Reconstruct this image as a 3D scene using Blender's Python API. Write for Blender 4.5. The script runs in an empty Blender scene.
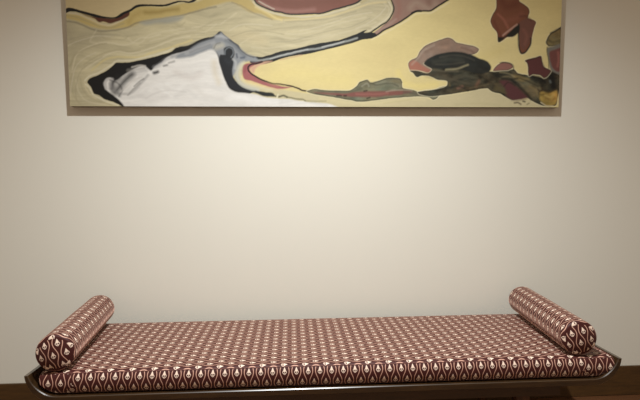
import bpy, bmesh, math
import numpy as np
from mathutils import Matrix, Vector
scene = bpy.context.scene
C = scene.collection
PI = math.pi

# ---------------------------------------------------------------- camera
cam_d = bpy.data.cameras.new('camera'); cam = bpy.data.objects.new('camera', cam_d); C.objects.link(cam)
cam_d.sensor_width = 36.0; cam_d.lens = 481.0 / 640.0 * 36.0
_p, _y, _r = math.radians(-2.3913), math.radians(3.2284), math.radians(-0.3588)
_f = Vector((math.sin(_y)*math.cos(_p), math.cos(_y)*math.cos(_p), math.sin(_p)))
_rt = Vector((math.cos(_y), -math.sin(_y), 0)); _up = _rt.cross(_f)
_r2 = _rt*math.cos(_r) + _up*math.sin(_r); _u2 = -_rt*math.sin(_r) + _up*math.cos(_r)
cam.matrix_world = Matrix(((_r2.x, _u2.x, -_f.x, 0.0), (_r2.y, _u2.y, -_f.y, -2.3091),
                           (_r2.z, _u2.z, -_f.z, 1.0951), (0, 0, 0, 1)))
cam_d.clip_start = 0.05
scene.camera = cam
# ---------------------------------------------------------------- light
world = bpy.data.worlds.new('room_fill'); scene.world = world; world.use_nodes = True
world.node_tree.nodes['Background'].inputs['Color'].default_value = (1.0, 0.79, 0.58, 1)
world.node_tree.nodes['Background'].inputs['Strength'].default_value = 0.325
def spot(name, loc, target, power, angle, blend, color, radius):
    d = bpy.data.lights.new(name, 'SPOT'); d.energy = power; d.spot_size = math.radians(angle); d.spot_blend = blend
    d.color = color; d.shadow_soft_size = radius
    o = bpy.data.objects.new(name, d); C.objects.link(o); o.location = loc
    o.rotation_euler = (Vector(target) - Vector(loc)).to_track_quat('-Z', 'Y').to_euler()
    return o
spot('ceiling_downlight', (0.06, -1.32, 2.82), (0.07, -1.32, 0.85), 344.0, 140.0, 1.0, (0.95, 0.98, 0.98), 0.03)
view = scene.view_settings
view.view_transform = 'Standard'; view.look = 'None'; view.gamma = 1.0; view.use_curve_mapping = False
view.exposure = 0.0

# ---------------------------------------------------------------- helpers
def lin(c):
    return tuple(((v/255.0)/12.92 if v/255.0 <= 0.04045 else ((v/255.0+0.055)/1.055)**2.4) for v in c)
def obj(name, mesh, mat, parent=None, loc=None):
    o = bpy.data.objects.new(name, mesh); C.objects.link(o)
    if mat: o.data.materials.append(mat)
    if parent: o.parent = parent
    if loc: o.location = loc
    return o
def thing(name, label, cat, loc, rotz=0.0, group=None):
    o = bpy.data.objects.new(name, None); C.objects.link(o); o.empty_display_size = 0.1
    o.location = loc; o.rotation_euler = (0, 0, rotz); o['label'] = label; o['category'] = cat
    if group: o['group'] = group
    return o
def mesh(name, verts, faces, uvs=None, smooth=True):
    m = bpy.data.meshes.new(name); m.from_pydata([tuple(v) for v in verts], [], faces)
    if uvs:                                        # one uv list per face
        l = m.uv_layers.new(name='UVMap')
        flat = [c for f in uvs for uv in f for c in uv]
        l.data.foreach_set('uv', flat)
    m.polygons.foreach_set('use_smooth', [smooth]*len(m.polygons))
    m.update(); return m
def box_mesh(name, lo, hi, bevel=0.0):
    bm = bmesh.new(); bmesh.ops.create_cube(bm, size=1.0)
    for v in bm.verts:
        v.co = Vector([lo[i] + (v.co[i]+0.5)*(hi[i]-lo[i]) for i in range(3)])
    if bevel: bmesh.ops.bevel(bm, geom=bm.edges[:], offset=bevel, segments=2, affect='EDGES')
    m = bpy.data.meshes.new(name); bm.to_mesh(m); bm.free(); return m
def join_boxes(name, boxes, bevel=0.0):
    bm = bmesh.new()
    for lo, hi in boxes:
        r = bmesh.ops.create_cube(bm, size=1.0)
        for v in r['verts']:
            v.co = Vector([lo[i] + (v.co[i]+0.5)*(hi[i]-lo[i]) for i in range(3)])
    if bevel: bmesh.ops.bevel(bm, geom=bm.edges[:], offset=bevel, segments=2, affect='EDGES')
    m = bpy.data.meshes.new(name); bm.to_mesh(m); bm.free(); return m

class NT:
    def __init__(s, name):
        s.m = bpy.data.materials.new(name); s.m.use_nodes = True; s.t = s.m.node_tree
        s.b = s.t.nodes['Principled BSDF']
    def n(s, typ, **kw):
        nd = s.t.nodes.new(typ)
        for k, v in kw.items(): setattr(nd, k, v)
        return nd
    def put(s, sock, v):
        if isinstance(v, bpy.types.NodeSocket): s.t.links.new(v, sock)
        else: sock.default_value = v
    def math(s, op, a, b=0.0, c=None):
        nd = s.n('ShaderNodeMath', operation=op); s.put(nd.inputs[0], a); s.put(nd.inputs[1], b)
        if c is not None: s.put(nd.inputs[2], c)
        return nd.outputs[0]
    def mix(s, f, a, b):
        nd = s.n('ShaderNodeMix', data_type='RGBA'); s.put(nd.inputs['Factor'], f)
        s.put(nd.inputs[6], a if isinstance(a, bpy.types.NodeSocket) else (*a, 1)); s.put(nd.inputs[7], b if isinstance(b, bpy.types.NodeSocket) else (*b, 1))
        return nd.outputs[2]
    def noise(s, vec, scale, detail=3.0, rough=0.5):
        nd = s.n('ShaderNodeTexNoise'); nd.inputs['Scale'].default_value = scale; nd.inputs['Detail'].default_value = detail
        nd.inputs['Roughness'].default_value = rough; s.t.links.new(vec, nd.inputs['Vector']); return nd.outputs['Fac']
    def scaled(s, vec, sc):
        nd = s.n('ShaderNodeVectorMath', operation='MULTIPLY'); s.t.links.new(vec, nd.inputs[0]); nd.inputs[1].default_value = sc
        return nd.outputs[0]
    def step(s, x, lo, hi, a=0.0, b=1.0):
        nd = s.n('ShaderNodeMapRange', interpolation_type='SMOOTHSTEP'); s.put(nd.inputs[0], x)
        for i, v in enumerate((lo, hi, a, b)): nd.inputs[i+1].default_value = v
        return nd.outputs[0]
    def bump(s, h, strength, dist):
        nd = s.n('ShaderNodeBump'); nd.inputs['Strength'].default_value = strength; nd.inputs['Distance'].default_value = dist
        s.t.links.new(h, nd.inputs['Height']); s.t.links.new(nd.outputs[0], s.b.inputs['Normal'])
    def coord(s, k='Object'): return s.n('ShaderNodeTexCoord').outputs[k]

def wall_paint():
    t = NT('warm_white_wall_paint'); v = t.coord()
    f = t.noise(v, 1.2, 2.0)
    t.put(t.b.inputs['Base Color'], t.mix(f, lin((228, 225, 213)), lin((231, 228, 216))))
    t.b.inputs['Roughness'].default_value = 0.85
    t.bump(t.noise(v, 260.0, 2.0), 0.06, 0.001); return t.m
def wood(name, c0, c1, axis_scale, rough=0.35, coat=0.0, spec=0.5):
    t = NT(name); v = t.scaled(t.coord(), axis_scale)
    f = t.noise(v, 6.0, 5.0, 0.6); g = t.noise(v, 30.0, 3.0, 0.5)
    ff = t.step(t.math('MULTIPLY_ADD', g, 0.35, t.math('MULTIPLY', f, 0.75)), 0.35, 0.75)
    t.put(t.b.inputs['Base Color'], t.mix(ff, lin(c0), lin(c1)))
    t.b.inputs['Roughness'].default_value = rough; t.b.inputs['Coat Weight'].default_value = coat
    t.b.inputs['Specular IOR Level'].default_value = spec
    t.b.inputs['Coat Roughness'].default_value = 0.3
    return t.m
def floor_wood():
    t = NT('reddish_floor_boards'); v = t.coord()
    sep = t.n('ShaderNodeSeparateXYZ'); t.t.links.new(v, sep.inputs[0])
    row = t.math('FLOOR', t.math('DIVIDE', sep.outputs[1], 0.12))
    fr = t.math('FRACT', t.math('DIVIDE', sep.outputs[1], 0.12))
    tone = t.math('FRACT', t.math('MULTIPLY', t.math('SINE', t.math('MULTIPLY', row, 12.99)), 43.7))
    g = t.noise(t.scaled(v, (1.5, 22.0, 1.0)), 5.0, 5.0, 0.6)
    f = t.math('ADD', t.math('MULTIPLY', tone, 0.35), t.math('MULTIPLY', g, 0.8))
    col = t.mix(f, lin((66, 40, 23)), lin((118, 78, 48)))
    gap = t.step(t.math('ABSOLUTE', t.math('SUBTRACT', fr, 0.5)), 0.485, 0.497)
    t.put(t.b.inputs['Base Color'], t.mix(gap, col, lin((24, 14, 8))))
    t.b.inputs['Roughness'].default_value = 0.4; return t.m
GROUND, LINE, MOTIF = (66, 24, 21), (220, 172, 150), (248, 222, 202)
def fabric():
    # woven ogee cloth: wavy lines between columns of spade-shaped flowers, every second column dropped by half
    t = NT('maroon_ogee_fabric'); uv = t.n('ShaderNodeUVMap').outputs[0]
    sep = t.n('ShaderNodeSeparateXYZ'); t.t.links.new(uv, sep.inputs[0]); u, v = sep.outputs[0], sep.outputs[1]
    def wrap(x, off): return t.math('SUBTRACT', t.math('FRACT', t.math('ADD', x, off)), 0.5)
    ua, ub = wrap(u, 0.5), wrap(u, 1.0); va, vb = wrap(v, 0.5), wrap(v, 1.0)
    q = t.math('ABSOLUTE', ua)
    edge = t.math('MULTIPLY_ADD', t.math('COSINE', t.math('MULTIPLY', v, 2*PI)), 0.135, 0.25)
    dl = t.math('ABSOLUTE', t.math('SUBTRACT', q, edge))
    line = t.step(dl, 0.014, 0.044, 1.0, 0.0)
    inA = t.math('LESS_THAN', q, edge)
    def pick(a, b): return t.math('ADD', t.math('MULTIPLY', a, inA), t.math('MULTIPLY', b, t.math('SUBTRACT', 1.0, inA)))
    x = t.math('ABSOLUTE', t.math('MULTIPLY', pick(ua, ub), 41.0)); y = t.math('MULTIPLY', pick(va, vb), 77.0)   # millimetres
    def disc(cx, cy, r, sy=1.0):
        dx = t.math('SUBTRACT', x, cx); dy = t.math('MULTIPLY', t.math('SUBTRACT', y, cy), sy)
        d = t.math('SQRT', t.math('ADD', t.math('MULTIPLY', dx, dx), t.math('MULTIPLY', dy, dy)))
        return t.step(d, r-0.6, r+0.6, 1.0, 0.0)
    # flower: a pointed bud on top, a rounded base with two dark eyes and a dark notch
    w = t.math('MULTIPLY', t.math('SUBTRACT', 12.5, y), 0.46)
    bud = t.math('MULTIPLY', t.step(t.math('SUBTRACT', x, w), -0.8, 0.8, 1.0, 0.0), t.step(y, -1.2, 0.4))
    body = t.math('MAXIMUM', bud, t.math('MAXIMUM', disc(2.7, -3.3, 4.9), disc(0.0, -7.0, 4.4)))
    eyes = t.math('MAXIMUM', disc(3.2, -3.9, 2.75), disc(0.0, -8.4, 1.5))
    motif = t.math('MULTIPLY', body, t.math('SUBTRACT', 1.0, t.math('MULTIPLY', eyes, 0.95)))
    oc = t.coord(); weave = t.noise(oc, 420.0, 2.0)
    g = t.mix(weave, lin([c*0.86 for c in GROUND]), lin([c*1.12 for c in GROUND]))
    col = t.mix(line, g, lin(LINE)); col = t.mix(motif, col, lin(MOTIF))
    t.put(t.b.inputs['Base Color'], col)
    t.b.inputs['Roughness'].default_value = 0.55; t.b.inputs['Specular IOR Level'].default_value = 0.3
    t.b.inputs['Sheen Weight'].default_value = 0.55; t.b.inputs['Sheen Roughness'].default_value = 0.35
    t.b.inputs['Sheen Tint'].default_value = (1.0, 0.56, 0.44, 1)
    t.bump(t.math('ADD', weave, t.math('MULTIPLY', t.math('MAXIMUM', line, motif), 0.5)), 0.25, 0.0012)
    return t.m
def paint():
    t = NT('poured_paint'); a = t.n('ShaderNodeVertexColor', layer_name='pigment').outputs[0]
    v = t.coord()
    warp = t.noise(t.scaled(v, (1.0, 1.0, 2.2)), 5.0, 4.0, 0.55)
    fine = t.noise(t.scaled(v, (14.0, 1.0, 34.0)), 3.0, 3.0, 0.6)
    f = t.math('MULTIPLY_ADD', warp, 0.10, t.math('MULTIPLY', fine, 0.10))
    hsv = t.n('ShaderNodeHueSaturation'); t.put(hsv.inputs['Color'], a); hsv.inputs['Saturation'].default_value = 0.93; t.put(hsv.inputs['Value'], t.math('ADD', f, 0.70))
    t.put(t.b.inputs['Base Color'], hsv.outputs[0])
    t.b.inputs['Roughness'].default_value = 0.55; t.b.inputs['Specular IOR Level'].default_value = 0.3
    t.bump(fine, 0.12, 0.002); return t.m
def plain(name, c, rough=0.7):
    t = NT(name); f = t.noise(t.coord(), 60.0, 3.0)
    t.put(t.b.inputs['Base Color'], t.mix(f, lin([k*0.94 for k in c]), lin([min(255, k*1.05) for k in c])))
    t.b.inputs['Roughness'].default_value = rough; return t.m

M_WALL, M_FLOOR, M_FAB, M_ART = wall_paint(), floor_wood(), fabric(), paint()
M_FRAME = wood('dark_walnut', (38, 24, 10), (62, 42, 19), (1.5, 14.0, 14.0), 0.32, 0.8)
M_LEG = wood('walnut_leg', (58, 36, 22), (98, 64, 38), (14.0, 14.0, 1.5), 0.4, 0.1)
M_BASE = wood('brown_baseboard', (66, 44, 18), (88, 60, 27), (1.0, 10.0, 12.0), 0.5)
M_EDGE = plain('painted_canvas_edge', (104, 92, 66), 0.8)
M_BAR = plain('pale_pine_stretcher', (176, 140, 96), 0.7)
M_PIPE = plain('maroon_welt', (112, 66, 58), 0.7)

# ---------------------------------------------------------------- setting
def struct(name, m, mat):
    o = obj(name, m, mat); o['kind'] = 'structure'; return o
struct('wall_back', box_mesh('wall_back', (-2.6, 0.0, -0.05), (3.0, 0.12, 2.75)), M_WALL)
struct('floor', box_mesh('floor', (-2.6, -3.4, -0.05), (3.0, 0.0, 0.0)), M_FLOOR)
struct('baseboard_back', box_mesh('baseboard_back', (-2.6, -0.016, 0.0), (3.0, 0.0, 0.147), 0.003), M_BASE)

ART = [
[0,[212,192,142],[-24,985,-48,430,40,432,105,410,193,394,255,421,314,448,350,453,426,452,484,469,516,473,552,472,574,483,620,515,735,614,831,1009],1.6,0,0],
[0,[203,192,152],[-48,435,0,422,39,423,83,406,135,384,192,372,255,399,314,440,354,449,425,446,516,469,579,474,665,507,778,517,833,491,878,452,951,426,1034,416,1145,422,1261,457,1322,485,1359,517,1444,518,1472,492,1489,456,1482,419,1454,387,1388,349,1331,335,1238,311,1144,283,1051,264,972,245,912,226,856,221,796,203,786,157,772,121,723,-26,-69,-55],1.9,0,-0.2],
[1,[178,168,136],[-4,339,29,286,74,295,137,314],75.2,42.3,0.8],
[1,[182,173,140],[18,224,18,117,55,36,134,9],47.0,37.6,0.6],
[0,[203,180,108],[-27,413,61,408,126,384,169,365,200,367,254,390,273,421,314,444,354,449,430,446,516,465,583,472,665,507,778,513,832,478,850,460,914,425,969,413,1052,407,978,401,923,398,877,420,823,429,777,455,732,474,664,458,560,425,505,411,438,397,348,387,293,360,235,350,173,345,103,358,38,383,-27,396],5.6,0,0],
[1,[150,124,48],[349,422,394,423,452,433,497,438],14.1,9.4,0.7],
[1,[170,140,66],[276,377,295,404,327,422],14.1,9.4,0.4],
[1,[222,208,172],[0,416,52,410,113,384,152,367,191,361,245,386,268,399],7.5,3.8,0.7],
[1,[238,218,150],[850,451,905,425,941,403,969,395],9.4,4.7,0.8],
[1,[226,208,150],[983,395,1098,403,1215,422,1313,453,1387,477,1453,482],7.5,3.8,0.8],
[1,[190,172,112],[1284,457,1341,481,1387,504,1453,514],10.3,5.6,0.6],
[1,[132,124,100],[-11,378,42,374,85,357,120,342,164,336,217,343,271,355,307,373,352,383,415,392,478,404,523,414,564,425,614,439,668,451],6.1,3.8,0.8],
[0,[172,170,152],[325,376,379,387,460,402,523,407,505,389,459,375,406,374,352,365],7.5,0,0],
[1,[150,138,112],[741,472,787,455,832,429,877,411,923,398],4.7,3.8,0.7],
[1,[168,158,126],[987,388,1075,394,1168,401,1238,418,1313,440],4.2,2.8,0.6],
[1,[170,160,124],[-27,407,34,399,104,375,156,354,200,354,254,373],4.7,3.8,0.7],
[1,[224,213,176],[15,152,31,219,54,246,99,269,162,287,206,283,242,275,287,284,323,307,368,312,413,325],5.6,3.8,0.75],
[1,[172,160,124],[7,179,27,224,50,242,90,260,131,274,171,281],4.7,3.8,0.65],
[1,[224,213,176],[78,171,133,207,178,234,223,248,276,239,330,249,385,267,439,290,494,308,548,318],5.6,3.8,0.8],
[1,[172,160,124],[70,188,120,220,174,243,223,252,267,246,321,253],4.7,3.8,0.6],
[1,[222,204,140],[104,162,159,207,204,221,258,221,320,222,384,245,447,263,502,282,557,300],7.5,3.8,0.8],
[1,[224,213,176],[129,340,110,309,100,291,131,282],4.7,3.8,0.5],
[1,[172,160,124],[146,336,163,305,198,301,251,301,270,315],4.7,3.8,0.5],
[1,[224,213,176],[269,306,296,284,331,289,359,320,413,334,468,344,522,353],4.7,3.8,0.6],
[1,[172,160,124],[468,362,504,362,527,380],4.2,3.8,0.5],
[1,[224,213,176],[558,354,621,368,685,373,713,391,759,423],4.7,3.8,0.6],
[1,[224,213,176],[575,327,621,341,667,373],4.7,3.8,0.5],
[1,[172,160,124],[594,354,667,391,713,396,777,401],4.2,3.8,0.45],
[1,[224,213,176],[987,336,1033,332,1079,337,1107,346,1144,351,1191,370,1238,384,1294,398,1359,413],5.2,3.8,0.6],
[1,[224,213,176],[775,284,821,312,876,330,941,326,1005,314,1098,314,1191,334],4.7,3.8,0.5],
[1,[172,160,124],[803,366,876,348,959,358,1052,368,1135,378,1238,402],4.7,3.8,0.4],
[1,[224,213,176],[829,271,894,267,977,277,1070,296,1163,320,1256,343,1341,367,1407,391],4.7,3.8,0.5],
[1,[224,213,176],[31,117,39,72,64,31,107,14,170,5],5.2,3.8,0.55],
[1,[172,160,124],[50,126,57,81,82,45,126,23,188,5],4.7,3.8,0.45],
[1,[172,160,124],[16,161,9,99,20,45,45,9],4.2,3.8,0.4],
[1,[222,208,166],[67,108,74,81,91,54,117,36],5.6,3.8,0.7],
[1,[236,228,196],[75,99,92,81,105,54,126,41,161,23,215,5],6.6,3.8,0.8],
[1,[236,228,196],[71,117,90,135,130,149,167,171,194,189,212,203,275,206,347,222,420,240,470,263],6.1,3.8,0.8],
[1,[224,213,176],[1444,478,1467,455,1463,428,1435,396,1388,368],5.6,3.8,0.6],
[1,[214,196,150],[692,283,775,329,876,303],32.9,23.5,0.5],
[0,[92,50,34],[61,419,105,402,166,396,215,394,242,412,278,428,277,408,246,388,214,376,192,370,165,378,143,376,126,389,83,406],2.8,0,0],
[0,[26,25,25],[-26,428,-6,431,9,439,36,436,79,423,127,411,166,402,206,398,224,403,242,417,265,428,283,435,310,453,341,458,430,458,462,465,498,475,525,475,547,474,570,487,593,506,597,497,574,474,552,467,534,467,520,470,498,467,452,453,426,449,350,449,314,442,282,424,255,412,237,399,215,392,166,393,126,397,83,410,44,421,17,422,-5,414,-27,415],1.6,0,0],
[0,[138,84,68],[825,571,837,496,851,474,892,452,933,435,965,430,988,425,1034,422,1098,426,1145,427,1201,443,1266,462,1303,473,1327,485,1350,508,1387,626,1192,755,963,707],1.6,0,0],
[1,[186,136,124],[878,470,914,450,979,437,1043,436,1117,446],11.8,10.3,0.6],
[1,[124,74,52],[979,476,1053,468,1145,478,1238,484],23.5,18.8,0.6],
[1,[232,222,200],[864,478,896,461,933,444],4.7,3.3,0.7],
[1,[26,25,25],[833,509,851,471,891,450,933,435,965,430,988,424,1034,422,1098,426,1145,427,1201,443,1266,462,1303,473,1327,485,1355,513,1396,626],7.1,2.1,1.0],
[1,[236,226,192],[837,474,850,460,891,438,960,419,1034,412,1135,417,1210,435,1284,457,1331,476],4.7,3.3,0.75],
[0,[158,124,108],[1461,761,1467,528,1481,492,1491,451,1482,414,1458,391,1425,364,1383,333,1374,324,1407,327,1444,355,1501,383,1557,418,1595,443,1633,449,1662,446,1699,470,1747,496,1813,538,1942,771],1.6,0,0],
[1,[160,100,84],[1505,506,1515,447,1501,401],14.1,14.1,0.55],
[1,[182,160,138],[1567,457,1595,484,1652,458,1690,481],18.8,14.1,0.6],
[1,[120,82,62],[1651,503,1661,476],14.1,14.1,0.5],
[1,[182,152,138],[1407,345,1454,373,1501,406],7.5,5.6,0.7],
[1,[26,25,25],[1453,546,1472,505,1484,478,1490,451,1479,419,1454,391,1425,373,1397,354,1369,336],6.6,2.1,1.0],
[1,[240,230,196],[1467,482,1480,455,1470,423,1444,396,1407,370,1369,349],4.7,2.8,0.7],
[1,[26,25,25],[1379,322,1411,331,1444,356,1501,383,1557,418,1590,440,1633,447,1666,447,1695,467,1742,495,1785,524,1874,611],7.5,2.1,1.0],
[1,[26,25,25],[1576,434,1600,443,1619,445],9.4,2.1,1.0],
[1,[242,228,178],[1388,313,1454,346,1506,374,1562,406,1595,430,1633,436,1667,437,1704,458,1752,486],5.6,3.3,0.8],
[0,[28,30,30],[829,228,875,228,903,235,958,252,1032,266,1098,283,1154,294,1238,309,1285,326,1331,344,1364,356,1350,342,1378,345,1402,340,1411,329,1388,317,1341,310,1294,294,1238,279,1153,258,1079,241,1014,232,958,218,911,201,847,194,819,203],1.6,0,0],
[1,[168,172,168],[810,219,856,212,902,218,949,231,1014,245,1079,261,1144,269,1214,288,1285,307,1317,318],7.5,3.3,0.95],
[1,[205,207,204],[912,220,949,230,1014,248,1088,263],3.3,2.4,0.8],
[1,[210,210,206],[1153,274,1210,288,1256,300],3.8,2.4,0.8],
[1,[190,140,120],[958,215,1014,227,1060,237],3.8,3.3,0.7],
[0,[212,200,156],[764,184,772,121,845,94,956,80,1049,67,1143,53,1237,40,1308,26,1356,24,1446,36,1522,45,1643,48,1676,34,1715,53,1763,58,1860,72,1942,89,1967,73,2031,57,2066,38,2204,33,2246,-28,585,-31,725,75],3.8,0,0],
[1,[226,212,160],[1143,39,1285,17,1427,19,1571,36,1643,36],9.4,7.1,0.6],
[1,[196,186,138],[1446,17,1523,27,1580,36],5.6,4.7,0.5],
[1,[196,188,142],[1788,13,1910,18,2008,9],6.6,6.6,0.5],
[0,[26,25,25],[81,108,94,126,130,140,171,162,194,180,212,196,243,196,275,199,343,213,410,231,465,250,483,266,520,273,556,282,584,298,616,312,657,319,684,342,711,320,743,297,774,271,773,212,745,157,740,125,758,102,799,82,845,73,724,29,496,28,246,-6,215,9,188,21,153,34,131,50,109,59,97,86],1.6,0,0],
[0,[238,235,228],[249,-32,241,0,229,18,211,36,189,54,163,75,155,99,165,122,183,129,201,118,219,122,251,145,283,165,319,181,342,181,368,161,387,182,419,200,442,223,474,236,519,248,556,260,592,273,629,292,665,301,660,265,669,238,679,202,688,166,703,120,721,86,748,68,799,61,845,55,900,41,937,39,1003,34,1049,28,1096,21,1166,16,1209,7,1261,-30],3.3,0,-0.11],
[1,[38,37,37],[203,64,226,91,254,122,282,145],23.5,14.1,0.95],
[1,[36,35,35],[190,82,196,109,219,131],23.5,9.4,0.85],
[1,[190,187,182],[164,81,160,104,174,122,192,122],11.3,5.6,0.9],
[1,[150,148,146],[182,100,190,82,208,64,225,46],7.5,7.1,0.7],
[1,[120,118,116],[216,59,243,55,270,59,298,82,326,109,354,141],7.5,6.6,0.6],
[1,[60,58,58],[289,91,317,114,335,125],4.2,3.8,0.7],
[1,[120,116,110],[261,50,284,77,317,105],4.7,3.8,0.6],
[1,[150,146,138],[265,163,301,168,337,175],9.4,7.5,0.6],
[1,[90,88,86],[273,145,309,154,346,163],11.3,10.3,0.45],
[1,[225,222,214],[257,64,276,100,304,123,341,150],7.5,6.6,0.7],
[1,[205,200,190],[283,177,319,185,342,182],6.6,3.3,0.8],
[1,[46,46,44],[383,152,397,157],15.0,5.6,0.9],
[1,[70,68,66],[427,184,441,187],6.6,4.7,0.8],
[1,[90,88,84],[450,196,473,205],5.2,4.7,0.7],
[1,[160,160,162],[382,177,409,191,446,218,482,227],11.3,7.1,0.6],
[1,[150,152,156],[464,227,510,237,555,251],9.4,7.5,0.7],
[1,[252,250,244],[361,73,398,101,433,64],14.1,11.8,0.55],
[1,[252,250,244],[443,101,478,74,516,101],14.1,11.8,0.55],
[1,[216,212,206],[315,46,368,28,432,46],14.1,11.8,0.55],
[1,[218,216,210],[478,46,524,74,569,47],9.4,11.8,0.55],
[1,[250,248,240],[278,19,359,10,477,24],11.8,11.8,0.55],
[1,[222,214,206],[481,155,543,129,589,147],23.5,11.8,0.55],
[1,[226,222,214],[570,83,615,47,688,38],23.5,11.8,0.55],
[1,[252,250,246],[734,47,817,34,937,20],18.8,11.8,0.55],
[1,[226,224,216],[586,10,678,15,789,15],9.4,11.8,0.55],
[1,[190,190,188],[1105,21,1171,5],5.6,11.8,0.55],
[1,[222,208,176],[654,202,658,156,675,111],18.8,14.1,0.6],
[0,[150,154,158],[537,255,574,278,616,301,657,317,689,337,711,315,743,293,774,268,801,244,847,226,856,208,810,207,773,194,764,175,750,152,740,139,722,157,691,184,678,225,655,256,628,256,582,237,537,223,482,218,492,237],5.6,0,0],
[1,[36,36,38],[502,266,547,275,579,291,620,305,657,315,680,333],7.5,4.7,0.9],
[1,[190,190,190],[528,241,574,258,620,278,656,292],9.4,7.1,0.7],
[1,[122,124,128],[546,246,592,264,638,281],5.6,4.7,0.6],
[1,[205,207,207],[666,319,693,319,720,306],9.4,6.6,0.7],
[1,[112,118,124],[711,302,747,279,774,252,797,230],9.4,7.5,0.8],
[1,[60,62,66],[720,306,752,284,779,257,806,237,838,226],4.7,3.3,0.8],
[1,[196,192,176],[665,270,679,274,692,279],21.2,9.4,0.9],
[1,[120,118,110],[656,265,665,283,683,290],3.8,3.3,0.7],
[0,[36,38,42],[677,211,682,236,701,238,701,265,724,275,742,266,749,243,742,221,743,198,738,166,740,139,753,116,781,93,813,80,845,74,891,66,919,65,933,50,900,47,873,51,845,61,794,70,753,76,730,88,712,116,699,148,686,175],3.3,0,0],
[1,[128,136,142],[705,238,708,259,724,270,740,261,743,243,732,225],4.2,2.8,0.9],
[1,[52,58,64],[709,211,723,198,732,211],9.4,9.4,0.6],
[1,[196,198,196],[741,216,755,202,750,175],7.5,4.7,0.8],
[1,[66,76,92],[758,239,760,225],6.1,3.8,0.9],
[1,[70,82,100],[778,223,792,225],7.5,4.7,0.9],
[1,[206,204,188],[782,198,764,175,758,139,776,107,813,89,854,78],16.9,6.1,0.9],
[1,[178,184,176],[749,139,763,107,799,84,854,71],4.7,3.3,0.7],
[1,[226,216,176],[792,203,775,175,775,139,799,107,855,91,919,78],9.4,5.6,0.8],
[0,[172,96,96],[784,175,791,191,810,198,847,201,875,208,833,185,819,171,832,148,873,121,933,103,980,92,1012,92,980,83,938,83,873,101,818,119,793,125,784,148],3.3,0,0],
[0,[220,172,140],[821,178,847,192,884,206,921,208,865,190,842,171,837,153,826,160],4.7,0,0],
[1,[150,72,78],[793,157,801,185,815,194],9.4,6.6,0.7],
[1,[38,14,16],[875,206,847,197,824,194,811,180,814,162,837,142,873,123,920,108,966,103,1012,94,1040,85,1059,75,1092,72],7.1,2.1,1.0],
[1,[232,196,150],[800,116,845,105,892,89,947,76],5.6,3.8,0.6],
[1,[36,40,38],[845,68,882,62,924,57],8.5,3.3,1.0],
[1,[52,56,44],[910,53,937,49],5.6,2.8,1.0],
[1,[60,62,46],[951,47,972,51,989,44],7.5,3.3,0.9],
[1,[96,94,68],[989,44,1031,37,1059,35,1073,29],5.2,3.3,0.9],
[1,[150,142,104],[1073,28,1124,26,1171,27],3.8,3.3,0.8],
[1,[238,232,200],[942,41,947,57],4.7,3.3,0.8],
[1,[240,222,140],[938,140,1032,159,1162,132,1266,123],47.0,32.9,0.5],
[1,[222,202,138],[1285,234,1388,244,1483,208],56.4,42.3,0.45],
[1,[242,222,134],[1512,162,1541,115,1608,97,1695,107],18.8,11.8,0.7],
[1,[224,204,124],[1818,220,1915,230,2002,268],28.2,23.5,0.4],
[0,[122,120,94],[1082,72,1115,81,1167,77,1237,75,1285,77,1318,98,1329,114,1365,125,1384,110,1417,119,1465,134,1522,132,1531,120,1534,90,1560,83,1589,78,1609,71,1637,76,1685,80,1743,98,1773,70,1715,55,1696,39,1681,35,1662,46,1618,50,1570,47,1522,45,1446,38,1379,29,1337,24,1285,31,1237,40,1167,51,1106,60],2.4,[243,235,196],0.14],
[1,[146,144,122],[1408,101,1446,115,1484,106,1522,97],9.4,7.5,0.6],
[1,[70,70,52],[1384,110,1408,101,1455,110,1493,106,1513,97],4.7,3.8,0.7],
[1,[60,60,46],[1332,114,1365,125,1384,112,1427,122,1465,134,1522,132,1532,115],3.8,2.8,0.7],
[0,[136,84,74],[1115,67,1190,65,1261,63,1308,70,1389,73,1446,75,1522,77,1580,71,1522,57,1465,52,1379,45,1308,47,1237,51,1167,58],4.2,0,0],
[1,[176,108,96],[1313,59,1389,59,1465,64],5.6,4.7,0.6],
[1,[176,160,140],[1455,71,1513,80,1580,76],4.2,3.3,0.7],
[1,[52,30,30],[1223,51,1242,51],5.6,3.3,1.0],
[1,[44,28,28],[1256,52,1266,52],6.1,3.3,1.0],
[1,[56,36,30],[1351,73,1365,75],5.6,3.3,1.0],
[1,[54,48,34],[1365,39,1379,43],5.6,3.8,1.0],
[1,[74,72,54],[1124,60,1190,49,1261,38,1337,26,1389,31,1465,41,1542,48],3.8,2.8,0.7],
[1,[96,86,74],[1541,69,1599,62,1657,65,1715,74],9.4,6.6,0.8],
[0,[154,128,110],[1562,204,1574,218,1602,232,1616,260,1640,285,1687,304,1745,323,1769,319,1788,303,1832,294,1875,285,1900,272,1890,255,1866,246,1833,243,1760,229,1694,191,1694,158,1656,163,1608,169,1574,167,1564,185],2.4,[243,235,196],0.08],
[0,[176,114,92],[1565,204,1588,218,1602,211,1636,190,1684,163,1665,156,1617,167,1574,167,1566,185],4.7,0,0],
[1,[130,104,86],[1645,255,1692,284,1750,298],11.8,9.4,0.5],
[1,[112,82,66],[1817,278,1856,267,1876,253],7.1,5.6,0.6],
[0,[72,68,52],[1569,168,1608,167,1656,158,1675,177,1636,204,1737,210,1857,220,1945,202,1950,169,1980,169,2028,174,2072,179,2092,161,2127,154,2176,145,2226,138,2250,171,2309,176,2300,81,2291,43,2285,10,2250,3,2220,7,2195,17,2165,31,2140,45,2105,40,2066,35,2036,47,2007,64,1967,73,1942,89,1884,80,1821,70,1763,60,1734,56,1676,51,1618,60,1609,71,1676,79,1714,86,1746,100,1749,121,1728,126,1699,130,1665,145,1627,147,1603,141,1584,158],2.4,[243,235,196],0.34],
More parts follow.
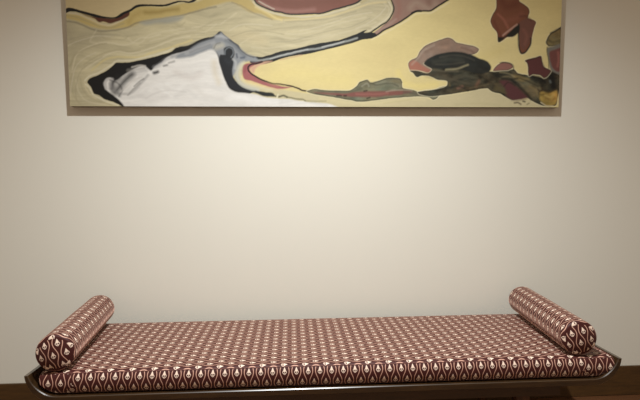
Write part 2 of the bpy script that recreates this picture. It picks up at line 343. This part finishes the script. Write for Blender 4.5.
[0,[44,46,42],[1636,204,1655,225,1693,244,1741,256,1799,259,1857,248,1896,232,1940,216,1960,193,1953,169,1907,157,1834,173,1771,184,1713,179,1665,185],3.3,0,0.12],
[1,[74,76,66],[1684,209,1751,224,1818,220],14.1,11.8,0.6],
[1,[158,150,116],[1742,175,1790,178,1829,192,1848,199],7.5,4.2,0.9],
[1,[112,104,82],[1675,174,1742,168,1800,168],5.6,4.7,0.7],
[1,[96,84,62],[1656,153,1723,144,1791,126],18.8,14.1,0.5],
[1,[142,100,80],[1801,89,1821,96],9.4,6.6,0.8],
[1,[136,92,70],[1889,98,1903,122],11.3,7.5,0.6],
[1,[120,104,60],[1757,112,1762,98],7.5,4.7,0.7],
[1,[36,36,32],[1772,117,1839,136,1879,89],14.1,11.8,0.5],
[1,[24,24,22],[1966,136,2004,155,2053,160],11.8,11.8,0.6],
[1,[108,96,56],[1986,89,2026,80],14.1,9.4,0.6],
[0,[148,100,88],[1970,172,1989,198,2018,211,2057,205,2067,189,2043,176,1999,172],2.8,[243,235,196],0],
[1,[28,26,22],[2003,209,2042,209,2067,198,2070,175],4.7,2.8,0.8],
[0,[94,52,54],[2005,123,2044,127,2079,104,2119,71,2145,45,2110,35,2066,35,2036,57,2030,90],7.5,0,0],
[0,[146,128,80],[2063,153,2122,142,2152,133,2133,118,2083,132],6.6,0,0],
[0,[108,100,74],[2104,109,2162,128,2202,100,2203,71,2184,48,2144,62],9.4,0,0.25],
[1,[32,31,28],[2064,128,2099,99,2134,66,2160,38],8.5,5.6,0.8],
[0,[176,144,62],[2208,76,2243,69,2285,81,2292,48,2282,15,2250,5,2220,19,2202,43],5.6,0,0.2],
[1,[150,112,48],[2234,48,2259,29,2279,43],7.1,5.6,0.6],
[1,[236,224,180],[2210,24,2235,7,2270,5],4.7,3.3,0.8],
[1,[62,44,22],[2193,86,2203,76,2218,86,2208,95],7.1,3.8,0.8],
[1,[70,52,24],[2228,81,2253,73,2277,86],5.6,3.8,0.8],
[1,[20,20,19],[2162,147,2201,138,2227,119],23.5,9.4,0.9],
[1,[22,22,21],[2255,148,2266,119,2267,100],37.6,11.8,0.95],
[1,[112,120,118],[2251,126,2254,119],7.5,4.7,0.8],
[0,[96,51,50],[2125,221,2174,234,2202,241,2209,218,2222,190,2255,174,2240,150,2221,138,2201,152,2166,156,2147,147,2141,185,2135,208],2.8,[243,235,196],0],
[1,[60,24,26],[2128,217,2174,232,2201,239,2211,213,2225,185],4.2,3.3,0.7],
[0,[118,106,68],[2322,388,2292,376,2273,364,2249,350,2235,331,2226,307,2241,289,2275,291,2325,299],2.8,[243,235,196],0.2],
[1,[34,32,24],[2249,350,2273,364,2307,380],8.5,4.2,0.9],
[1,[44,40,28],[2247,345,2235,326,2226,307,2241,289],4.7,3.3,0.8],
[0,[126,122,112],[2232,279,2261,289,2324,303,2330,148,2285,160,2254,176,2241,223],3.8,0,0],
[0,[120,70,64],[2244,263,2276,275,2295,282,2325,289,2328,186,2287,169,2262,188,2248,223],3.8,0,0],
[1,[182,110,96],[2286,261,2290,223,2286,195],7.5,6.1,0.6],
[1,[36,34,30],[2233,284,2232,260,2241,223,2244,185],4.2,2.8,0.8],
[0,[124,72,46],[1895,770,1970,590,1979,499,1978,462,1964,434,1953,402,1965,374,1985,351,1988,328,1993,307,2010,312,2034,329,2063,334,2085,362,2093,320,2094,283,2105,252,2124,257,2148,288,2154,316,2165,372,2174,400,2159,411,2134,418,2141,446,2136,464,2113,482,2088,500,2086,774],2.4,[243,235,196],0],
[0,[116,74,60],[2093,399,2134,417,2171,400,2160,363,2149,316,2119,269,2101,287,2094,362],3.8,0,0],
[1,[96,40,24],[1996,518,2026,472,2074,482],18.8,18.8,0.6],
[1,[146,84,64],[2037,407,2076,417,2105,436],14.1,14.1,0.6],
[0,[36,35,28],[1990,328,2020,331,2048,354,2091,394,2095,357,2064,331,2029,331,2001,307,1992,307],3.3,0,0],
[1,[214,170,150],[2015,338,2048,364,2082,389],6.1,4.2,0.7],
[1,[38,36,32],[2090,371,2093,287,2106,255,2124,259,2149,292,2152,325],7.1,3.3,0.9],
[1,[64,34,32],[2079,21,2096,22,2111,14],5.6,3.3,0.9],
[1,[50,40,34],[2121,28,2130,26],6.6,3.3,0.9],
[1,[90,84,60],[2141,14,2150,19],4.7,3.3,0.7],
[1,[96,42,28],[1970,402,1990,361,2005,333],9.4,7.1,0.6],
[1,[176,104,82],[1988,435,2018,407,2038,375],7.5,6.6,0.6],
[1,[88,46,36],[2095,427,2124,427,2149,409],7.5,5.6,0.6],
[1,[150,92,76],[2116,362,2132,334,2123,297],9.4,7.5,0.5],
[1,[94,92,76],[1134,72,1209,70,1285,70,1341,87],5.6,3.8,0.6],
[1,[172,170,150],[1341,96,1365,110,1374,96],4.7,3.8,0.6],
[1,[196,178,160],[1579,199,1607,227,1635,265,1683,288],6.6,4.7,0.5],
[1,[90,84,66],[1714,135,1772,131,1839,145,1898,136],7.5,5.6,0.6],
[1,[130,118,86],[2005,137,2044,146,2083,128,2124,100],5.6,4.7,0.7],
[1,[42,38,32],[2025,99,2044,118,2079,104],4.7,3.3,0.7],
[1,[150,132,84],[2153,100,2183,81,2194,52],6.6,4.7,0.6],
[1,[206,176,96],[2228,57,2254,48,2273,62],6.6,4.7,0.7],
[1,[222,212,182],[-6,268,56,295,128,314,190,314],3.8,2.8,0.55],
[1,[168,158,130],[3,295,75,317,146,323,234,319],3.8,2.8,0.55],
[1,[220,210,180],[2,45,13,108,34,179,71,215,125,242],4.2,2.8,0.55],
[1,[170,160,128],[28,27,30,90,51,153,87,189,151,220],3.8,2.8,0.55],
[1,[222,210,176],[367,294,431,312,503,335,576,345],3.8,2.8,0.55],
[1,[168,158,126],[322,275,394,285,467,313,548,331,612,332],3.8,2.8,0.55],
[1,[222,212,180],[730,347,785,374,849,375,923,371],4.2,2.8,0.55],
[1,[170,160,128],[739,320,812,343,895,344,977,331],3.8,2.8,0.55],
[1,[222,212,180],[1052,350,1135,365,1219,393,1303,421,1388,436],4.2,2.8,0.55],
[1,[170,162,132],[913,295,1005,300,1107,328,1200,352,1294,371,1378,409],3.8,2.8,0.55],
[1,[224,214,184],[1313,362,1369,386,1425,427,1453,460],3.8,2.8,0.55],
[1,[250,248,242],[315,64,361,91,406,82,460,46],5.6,4.7,0.6],
[1,[206,202,196],[342,37,397,64,451,74,524,65],4.7,4.7,0.5],
[1,[208,204,198],[435,128,489,146,544,147,608,165],4.7,5.6,0.4],
[1,[66,64,64],[183,118,218,104,235,73,220,46],5.6,4.7,0.7],
[1,[214,208,200],[230,68,258,91,286,118,327,132],4.7,3.8,0.7],
[1,[36,36,30],[1975,155,2015,137,2054,132,2093,137],9.4,4.7,0.8],
[1,[120,110,78],[2133,128,2173,109,2203,90],11.3,4.7,0.7],
[1,[150,140,104],[2004,165,2043,160,2073,146],5.6,4.7,0.7],
[1,[40,40,34],[2103,137,2153,119,2193,100],6.6,4.7,0.8],
[1,[96,84,56],[1986,108,2006,80,2036,66],10.3,4.7,0.7],
[1,[90,84,66],[1762,135,1820,117,1879,108],7.5,4.7,0.6],
[1,[34,34,30],[1743,88,1801,98,1850,79],8.5,4.7,0.7],
[1,[110,98,70],[1860,89,1908,99,1947,108],5.6,4.7,0.7],
[1,[84,82,72],[1712,233,1770,243,1828,238,1877,220],5.6,4.7,0.6],
[1,[92,90,78],[1694,198,1761,201,1828,210],4.7,4.7,0.5],
[1,[120,112,80],[2254,336,2280,317,2275,298],6.6,4.7,0.7],
[1,[76,70,46],[2240,317,2260,308,2294,317],5.6,4.7,0.7]]
# ---------------------------------------------------------------- painting
CW, CH, CT = 2.2973, 0.94, 0.037            # canvas width, height, depth
def rnd(seed):
    r = np.random.RandomState(seed); return r.rand(64, 64)
def vnoise(x, y, seed):
    g = rnd(seed); xi = np.floor(x).astype(int); yi = np.floor(y).astype(int); fx = x-xi; fy = y-yi
    fx = fx*fx*(3-2*fx); fy = fy*fy*(3-2*fy); a = lambda i, j: g[(yi+j) % 64, (xi+i) % 64]
    return (a(0,0)*(1-fx)+a(1,0)*fx)*(1-fy) + (a(0,1)*(1-fx)+a(1,1)*fx)*fy
def fbm(x, y, seed):
    return sum(vnoise(x*2**k, y*2**k, seed+k)*0.5**(k+1) for k in range(4))/0.9375
def smooth_curve(P, closed):
    P = np.array(P, float).reshape(-1, 2); n = len(P); out = []
    idx = range(n if closed else n-1)
    for i in idx:
        g = lambda k: P[k % n] if closed else P[min(max(k, 0), n-1)]
        a, b, c, d = g(i-1), g(i), g(i+1), g(i+2)
        L = max(np.linalg.norm(c-b), 1e-6)
        t1 = (c-a)/max(np.linalg.norm(b-a)+L, 1e-6)*L*0.85; t2 = (d-b)/max(np.linalg.norm(d-c)+L, 1e-6)*L*0.85
        for s in (0, .25, .5, .75):
            out.append((2*s**3-3*s*s+1)*b+(s**3-2*s*s+s)*t1+(-2*s**3+3*s*s)*c+(s**3-s*s)*t2)
    if not closed: out.append(P[-1])
    return np.array(out)
def seg_dist(X, Y, Q, closed):
    D = np.full(X.shape, 1e18)
    for i in range(len(Q) if closed else len(Q)-1):
        a = Q[i]; b = Q[(i+1) % len(Q)]; e = b-a; ll = max(e@e, 1e-9)
        t = np.clip(((X-a[0])*e[0]+(Y-a[1])*e[1])/ll, 0, 1)
        D = np.minimum(D, (X-a[0]-t*e[0])**2+(Y-a[1]-t*e[1])**2)
    return np.sqrt(D)
def inside(X, Y, Q):
    r = np.zeros(X.shape, bool)
    for i in range(len(Q)):
        a = Q[i]; b = Q[(i+1) % len(Q)]
        if a[1] == b[1]: continue
        r ^= ((a[1] > Y) != (b[1] > Y)) & (X < (b[0]-a[0])*(Y-a[1])/(b[1]-a[1])+a[0])
    return r
def pigment(c): return np.array(lin(c))
def paint_canvas():
    step = 2.2
    xs = np.linspace(0, CW*1000, int(CW*1000/step)); ys = np.linspace(0, CH*1000, int(CH*1000/step))
    GX, GY = np.meshgrid(xs, ys)
    WX = GX + (fbm(GX/28, GY/28, 5)-.5)*4; WY = GY + (fbm(GX/28, GY/28, 15)-.5)*4      # slightly ragged paint edges
    col = np.empty(GX.shape+(3,)); col[:] = pigment((232, 214, 146))
    n1 = fbm(GX/160, GY/70, 31)-.5
    col *= (1+.16*n1)[..., None]
    mot = fbm(GX/34, GY/20, 41)-.5; mot2 = fbm(GX/60, GY/40, 51)-.5
    def sub(Q, m):
        x0, x1 = np.searchsorted(xs, [Q[:,0].min()-m, Q[:,0].max()+m]); y0, y1 = np.searchsorted(ys, [Q[:,1].min()-m, Q[:,1].max()+m])
        return slice(max(y0-1, 0), y1+1), slice(max(x0-1, 0), x1+1)
    for a in ART:
        c = pigment(a[1])
        if a[0] == 0:
            Q = smooth_curve(a[2], True); s = sub(Q, 3*a[3]+12); X, Y = WX[s], WY[s]
            if X.size == 0: continue
            d = seg_dist(X, Y, Q, True)*np.where(inside(X, Y, Q), -1, 1)
            if a[4]:
                k = np.clip(1-(d-2)/4.5, 0, 1)[..., None]*.5; col[s] = col[s]*(1-k)+pigment(a[4])*k
            k = np.clip(.5-d/(2*a[3]+.5), 0, 1)[..., None]
            cc = c*np.ones(X.shape+(1,))
            if a[5] < 0:                          # marbled pour: long streaks bending with the flow
                fx, fy = GX[s], GY[s]; bend = 150*(fbm(fx/420, fy/260, 61)-.5)
                cc = cc*(1-2*a[5]*(fbm(fx/240, (fy+bend)/17, 71)-.5)-1.2*a[5]*(fbm(fx/60, (fy+bend)/9, 81)-.5))[..., None]
            elif a[5]:
                cc = cc*(1+6*a[5]*mot[s])[..., None]; cc[..., 0] *= 1+1.2*a[5]*mot2[s]*2; cc[..., 2] *= 1-2*a[5]*mot2[s]
                cc = np.clip(cc, .008, .9)
        else:
            Q = smooth_curve(a[2], False); s = sub(Q, a[3]+2*a[4]+8); X, Y = WX[s], WY[s]
            if X.size == 0: continue
            d = seg_dist(X, Y, Q, False)-a[3]/2
            k = (np.clip(.5-d/(2*a[4]+.5), 0, 1)*a[5])[..., None]; cc = c
        col[s] = col[s]*(1-k)+cc*k
        if a[0] == 0 and a[4]: col[s] *= (1-.5*np.exp(-((d+1.8)/2.0)**2))[..., None]     # pigment gathers darker along the rim
    ny, nx = GX.shape
    V = np.zeros((ny*nx, 3)); V[:,0] = GX.ravel()/1000-CW/2; V[:,2] = GY.ravel()/1000; V[:,1] = -CT
    i = (np.arange(ny-1)[:,None]*nx+np.arange(nx-1)[None,:]).ravel()
    F = np.stack([i, i+1, i+nx+1, i+nx], 1)
    m = bpy.data.meshes.new('canvas_face')
    m.vertices.add(len(V)); m.vertices.foreach_set('co', V.ravel())
    m.loops.add(F.size); m.loops.foreach_set('vertex_index', F.ravel())
    m.polygons.add(len(F)); m.polygons.foreach_set('loop_start', np.arange(0, F.size, 4)); m.polygons.foreach_set('loop_total', np.full(len(F), 4))
    m.update(calc_edges=True)
    ca = m.color_attributes.new('pigment', 'FLOAT_COLOR', 'POINT')
    ca.data.foreach_set('color', np.concatenate([np.clip(col.reshape(-1, 3), 0, .92), np.ones((ny*nx, 1))], 1).ravel())
    return m
art = thing('abstract_painting', 'wide unframed abstract canvas in cream, black and rust hanging above the daybed', 'painting', (0.1367, 0.0, 1.4396))
art.rotation_euler = (math.radians(1.8), 0, 0)      # hangs from a wire, leaning out a little at the top
obj('canvas_face', paint_canvas(), M_ART, art)
e = 0.0006; b = 0.012
obj('canvas_edge', join_boxes('canvas_edge', [((-CW/2, -CT+e, 0), (CW/2, -0.001, b)), ((-CW/2, -CT+e, CH-b), (CW/2, -0.001, CH)),
    ((-CW/2, -CT+e, b), (-CW/2+b, -0.001, CH-b)), ((CW/2-b, -CT+e, b), (CW/2, -0.001, CH-b))]), M_EDGE, art)

# ---------------------------------------------------------------- daybed
BX, BY, BR = 0.1475, -0.3764, math.radians(0.217)
bed = thing('daybed', 'low dark walnut daybed with upturned curved ends along the wall under the painting', 'daybed', (BX, BY, 0.0), BR)
FX, FH, RO, RI, ZC = -0.0105, 1.043, 0.105, 0.082, 0.454     # frame centre, half length, outer and inner bend radius, bend centre height
def platform():
    def path(d):                                  # (outer, inner) point pairs from left tip to right tip, inset by d
        out = []
        N = 16; a0, a1 = 0.09, PI/2
        left = []
        for k in range(N+1):
            a = a0 + (a1-a0)*k/N; dd = d
            ca, sa = math.cos(a), math.sin(a)
            ri = RI + dd; ro = RO - dd
            ri += .010*max(0, 1-k/9)**1.5         # the ends thin out towards the lip
            left.append(((-(FH-RO)-ro*ca, ZC-ro*sa), (-(FH-RO)-ri*ca, ZC-ri*sa)))
        mid = []
        for k in range(1, 24):
            x = -(FH-RO) + 2*(FH-RO)*k/24; mid.append(((x, ZC-RO+d), (x, ZC-RI-d)))
        right = [((-o[0], o[1]), (-i[0], i[1])) for o, i in reversed(left)]
        return left+mid+right
    ys = [(-.292, .0024), (-.2893, 0.0), (-.1, 0), (.1, 0), (.3053, 0.0), (.308, .0024)]
    V = []; F = []; R = []
    for y, d in ys:
        pr = path(d); loop = [o for o, i in pr]+[i for o, i in reversed(pr)]
        R.append(range(len(V), len(V)+len(loop))); V += [(FX+x, y, z) for x, z in loop]
    n = len(R[0])
    for a, b2 in zip(R, R[1:]):
        for k in range(n): F.append((a[k], b2[k], b2[(k+1) % n], a[(k+1) % n]))
    h = n//2
    for r, fl in ((R[0], 0), (R[-1], 1)):
        for k in range(h-1):
            q = (r[k], r[k+1], r[n-2-k], r[n-1-k]); F.append(q[::-1] if fl else q)
    m = mesh('platform', V, F, smooth=False)
    bm = bmesh.new(); bm.from_mesh(m); bmesh.ops.recalc_face_normals(bm, faces=bm.faces); bm.to_mesh(m); bm.free()
    return m
obj('platform', platform(), M_FRAME, bed)
ZB = ZC-RO                                        # underside of the board, 0.349
obj('underframe', join_boxes('underframe', [((-.84, -.262, ZB-.045), (.82, -.240, ZB)), ((-.84, .240, ZB-.045), (.82, .262, ZB)),
    ((-.84, -.240, ZB-.045), (-.818, .240, ZB)), ((.798, -.240, ZB-.045), (.82, .240, ZB))]), M_FRAME, bed)
def leg_mesh(sx, sy):
    V = []
    for z, h, off in ((ZB, .026, 0.0), (ZB-.05, .026, .004), (0.0, .015, .05)):
        for ax, ay in ((-1,-1), (1,-1), (1,1), (-1,1)): V.append((sx*off+ax*h, sy*off*.5+ay*h, z))
    F = [(3,2,1,0), (8,9,10,11)]
    for k in (0, 4):
        for j in range(4): F.append((k+j, k+(j+1) % 4, k+4+(j+1) % 4, k+4+j))
    m = mesh('leg', V, F, smooth=False)
    bm = bmesh.new(); bm.from_mesh(m); bmesh.ops.recalc_face_normals(bm, faces=bm.faces)
    bmesh.ops.bevel(bm, geom=bm.edges[:], offset=.003, segments=2, affect='EDGES'); bm.to_mesh(m); bm.free(); return m
for sx in (-1, 1):
    for sy in (-1, 1):
        obj('leg', leg_mesh(sx, sy), M_LEG, bed, (FX+sx*.70, sy*.205, 0.0))

# ---------------------------------------------------------------- mattress
MZ, MT, ML, MW = 0.3725, 0.0775, 1.012, 0.2865      # base height, thickness, half length, half width
MX = BX + 0.001
PU, PV, PT = 0.04105, 0.077, 0.0741               # pattern pitch, drop on the sides, drop on the top
def mattress():
    R1, R2 = 0.014, 0.066
    def prof(d):
        L = ML-d*.22; zt, zb = MT-d, d; r1, r2 = max(R1-d, .0015), R2-d*.6; pts = []
        NX = 40
        pts += [(-L+r1+(2*L-2*r1)*k/NX, zt, 't') for k in range(NX+1)]
        pts += [(L-r1+r1*math.sin(a), zt-r1+r1*math.cos(a), 's') for a in [PI/2*k/4 for k in range(1, 5)]]
        hh = zt-r1-(zb+r2)
        if hh < .001: r2 += hh-.001
        pts += [(L-r2+r2*math.cos(a), zb+r2-r2*math.sin(a), 's') for a in [PI/2*k/10 for k in range(0, 11)]]
        right = pts[NX+1:]
        pts += [(L-r2-(2*L-2*r2)*k/NX, zb, 'b') for k in range(1, NX)]
        pts += [(-x, z, 's') for x, z, s in reversed(right)]
        return pts
    RY, RD = 0.025, 0.0365; st = []               # the border bulges: steep at the top, undercut at the bottom
    for k in range(9):
        a = PI/2*(1-k/8); st.append((-MW+RY-RY*math.sin(a), RD*(1-math.cos(a))))
    NY = 12
    st += [(-MW+RY+(2*MW-2*RY+.016)*k/NY, 0.0) for k in range(1, NY)]
    st += [(-y+.016, d) for y, d in reversed(st[:9])]
    V = []; tags = []; R = []
    for y, d in st:
        pr = prof(d); R.append(range(len(V), len(V)+len(pr)))
        for x, z, s in pr:
            if s == 't':                          # a softly crowned top
                z += .0035*max(0, 1-(x/ML)**4)*max(0, 1-(y/MW)**4) + .0012*math.sin(x*9+y*5)*max(0, 1-(y/MW)**2)
            V.append((x, y, z)); tags.append(s)
    n = len(R[0])
    def uv_top(p):  return ((p[1]+BY+.6434)/PU, (p[0]+MX+.1847)/PT)
    def uv_side(p, c):                            # the end pieces of the border are sewn on: the pattern breaks there
        x = p[0]+MX; off, dv = (0.0, 0.0) if abs(c) < .908 else (.37, .22)
        return ((x-.006)/PU+off, (p[2]+MZ-.4317)/PV+dv)
    def uv_end(p): return (p[1]/PU, p[2]/PV)
    top = ([], []); side = ([], [])
    ci = 3
    for j, (a, b2) in enumerate(zip(R, R[1:])):
        for k in range(n):
            f = (a[k], b2[k], b2[(k+1) % n], a[(k+1) % n])[::-1]
            mid = j >= 5 and j < len(R)-6
            is_top = tags[f[0]] == 't' and tags[f[2]] == 't' and mid
            P = [V[i] for i in f]
            if is_top: top[0].append(f); top[1].append([uv_top(p) for p in P])
            else:
                side[0].append(f); side[1].append([uv_side(p, sum(q[0] for q in P)/4) if j < 6 or j > len(R)-8 else (uv_top if tags[f[0]] == 't' else uv_end)(p) for p in P])
    # front and back faces, split at the seams of the end pieces
    for r, fl in ((R[0], 0), (R[-1], 1)):
        c = list(r); pr = [(V[i][0], V[i][2]) for i in c]
        NX = 40
        tops = c[:NX+1]; bots = [c[NX+4+11]] + c[NX+1+4+11:NX+1+4+11+NX-1]
        bots = bots[::-1]; bots = [None]+bots     # align by x below
        rs = c[NX+1:NX+1+15]; ls = c[NX+1+15+NX-1:]
        bl = [ls[0]]+list(reversed(c[NX+1+15:NX+1+15+NX-1]))+[rs[-1]]
        faces = [(bl[k], bl[k+1], tops[k+1], tops[k]) for k in range(NX)]
        faces.append(tuple([rs[k] for k in range(len(rs)-1, -1, -1)]+[tops[-1]]))
        faces.append(tuple([ls[k] for k in range(len(ls)-1, -1, -1)]+[tops[0]])[::-1] if False else tuple([tops[0]]+[ls[k] for k in range(len(ls)-1, -1, -1)]))
        for f in faces:
            x = sum(V[i][0] for i in f)/len(f)
            off, dv = (0.0, 0.0) if abs(x) < .908 else (.37, .22)
            if fl: f = f[::-1]
            side[0].append(f); side[1].append([((V[i][0]+MX-.006)/PU+off, (V[i][2]+MZ-.4317)/PV+dv) for i in f])
    def part(name, fs):
        m = mesh(name, V, fs[0], fs[1], smooth=True)
        bm = bmesh.new(); bm.from_mesh(m); bmesh.ops.delete(bm, geom=[v for v in bm.verts if not v.link_faces], context='VERTS')
        bmesh.ops.recalc_face_normals(bm, faces=bm.faces) if name == 'border' else None
        bm.to_mesh(m); bm.free(); return m
    ring = []
    a = R[5]; ring += [V[i] for i in a[:41]]
    mids = [V[r[40]] for r in R[6:-6]]; ring += mids
    ring += [V[i] for i in reversed(list(R[-6])[:41])]; ring += [V[r[0]] for r in reversed(R[6:-6])]
    return part('top_panel', top), part('border', side), ring
def tube(name, pts, r, closed=True, seg=6):
    n = len(pts); V = []; F = []
    for i in range(n):
        p = Vector(pts[i]); q = Vector(pts[(i+1) % n]) - Vector(pts[i-1]); q.normalize()
        s = q.cross(Vector((0, 0, 1))); s.normalize(); t = s.cross(q)
        for k in range(seg):
            a = 2*PI*k/seg; V.append(p + s*(r*math.cos(a)) + t*(r*math.sin(a)))
    for i in range(n):
        for k in range(seg):
            i2 = (i+1) % n; F.append((i*seg+k, i*seg+(k+1) % seg, i2*seg+(k+1) % seg, i2*seg+k))
    m = mesh(name, V, F); bm = bmesh.new(); bm.from_mesh(m); bmesh.ops.recalc_face_normals(bm, faces=bm.faces); bm.to_mesh(m); bm.free(); return m
tp, bd, ring = mattress()
mat = thing('seat_mattress', 'long thin mattress in maroon ogee-patterned fabric lying on the daybed', 'mattress', (MX, BY, MZ), BR)
obj('top_panel', tp, M_FAB, mat); obj('border', bd, M_FAB, mat)
obj('piping', tube('piping', ring, .0016), M_PIPE, mat)

# ---------------------------------------------------------------- bolsters
BRD = 0.0630
def bolster_meshes(length, roll, vphase, eu, ev):
    # axis along +y from the front end (y = 0); the side panel runs round, the two ends are sewn-on discs
    RR = 0.012; seg = 64; V = []; F = []; U = []
    st = [(RR-RR*math.sin(a), BRD-RR+RR*math.cos(a)) for a in [PI/2*(1-k/4) for k in range(5)]]
    N = 24; st += [(RR+(length-2*RR)*k/N, BRD) for k in range(1, N)]
    st += [(length-y, r) for y, r in reversed(st[:5])]
    for y, r in st:
        puff = 1+.012*math.sin(PI*y/length)+.006*math.sin(y*23+vphase)
        for k in range(seg):
            a = -PI/2+2*PI*k/seg; V.append((r*puff*math.cos(a), y, r*puff*math.sin(a)))
    circ = round(2*PI*BRD/PV*1)
    for j in range(len(st)-1):
        for k in range(seg):
            k2 = (k+1) % seg
            F.append((j*seg+k, j*seg+k2, (j+1)*seg+k2, (j+1)*seg+k)[::-1])
            u0, u1 = st[j][0]/PU, st[j+1][0]/PU; v0, v1 = k/seg*2*PI*BRD/PV+vphase, (k+1)/seg*2*PI*BRD/PV+vphase
            U.append([(u0, v0), (u0, v1), (u1, v1), (u1, v0)][::-1])
    side = mesh('side_panel', V, F, U)
    def disc(y0, out, nm):
        r0 = (BRD-RR)*1.0005; V = [(0, y0+out*.010, 0)]; F = []; rings = 6
        for i in range(1, rings+1):
            r = r0*i/rings
            for k in range(seg):
                a = 2*PI*k/seg; V.append((r*math.cos(a), y0+out*.010*(1-(i/rings)**2), r*math.sin(a)))
        for k in range(seg):
            F.append((0, 1+k, 1+(k+1) % seg))
            for i in range(rings-1):
                a, b2 = 1+i*seg, 1+(i+1)*seg; F.append((a+k, b2+k, b2+(k+1) % seg, a+(k+1) % seg))
        if out > 0: F = [f[::-1] for f in F]
        c, s = math.cos(roll), math.sin(roll)
        U = [[((V[i][0]*c+V[i][2]*s)/PU+eu, (-V[i][0]*s+V[i][2]*c)/PV+ev) for i in f] for f in F]
        return mesh(nm, V, F, U)
    return side, disc(0, -1, 'end_panel'), disc(length, 1, 'end_panel')
def bolster(label, front, back, roll, vphase, eu, ev):
    f, b2 = Vector(front), Vector(back); d = b2-f
    o = thing('bolster_cushion', label, 'bolster', f, math.atan2(d.y, d.x)-PI/2, 'bolsters at the ends of the daybed')
    s, e0, e1 = bolster_meshes(d.length, roll, vphase, eu, ev)
    obj('side_panel', s, M_FAB, o); obj('end_panel', e0, M_FAB, o); obj('end_panel', e1, M_FAB, o)
    return o
ZBO = MZ+MT+BRD+.0035
bolster('cylindrical maroon patterned bolster lying across the left end of the daybed', (-.8065, -.662, ZBO-.001), (-.882, -.082, ZBO+.003), math.radians(13), .3, .05, .045)
bolster('cylindrical maroon patterned bolster lying across the right end of the daybed', (1.031, -.650, ZBO+.001), (1.091, -.080, ZBO+.004), math.radians(17), .1, .10, .15)
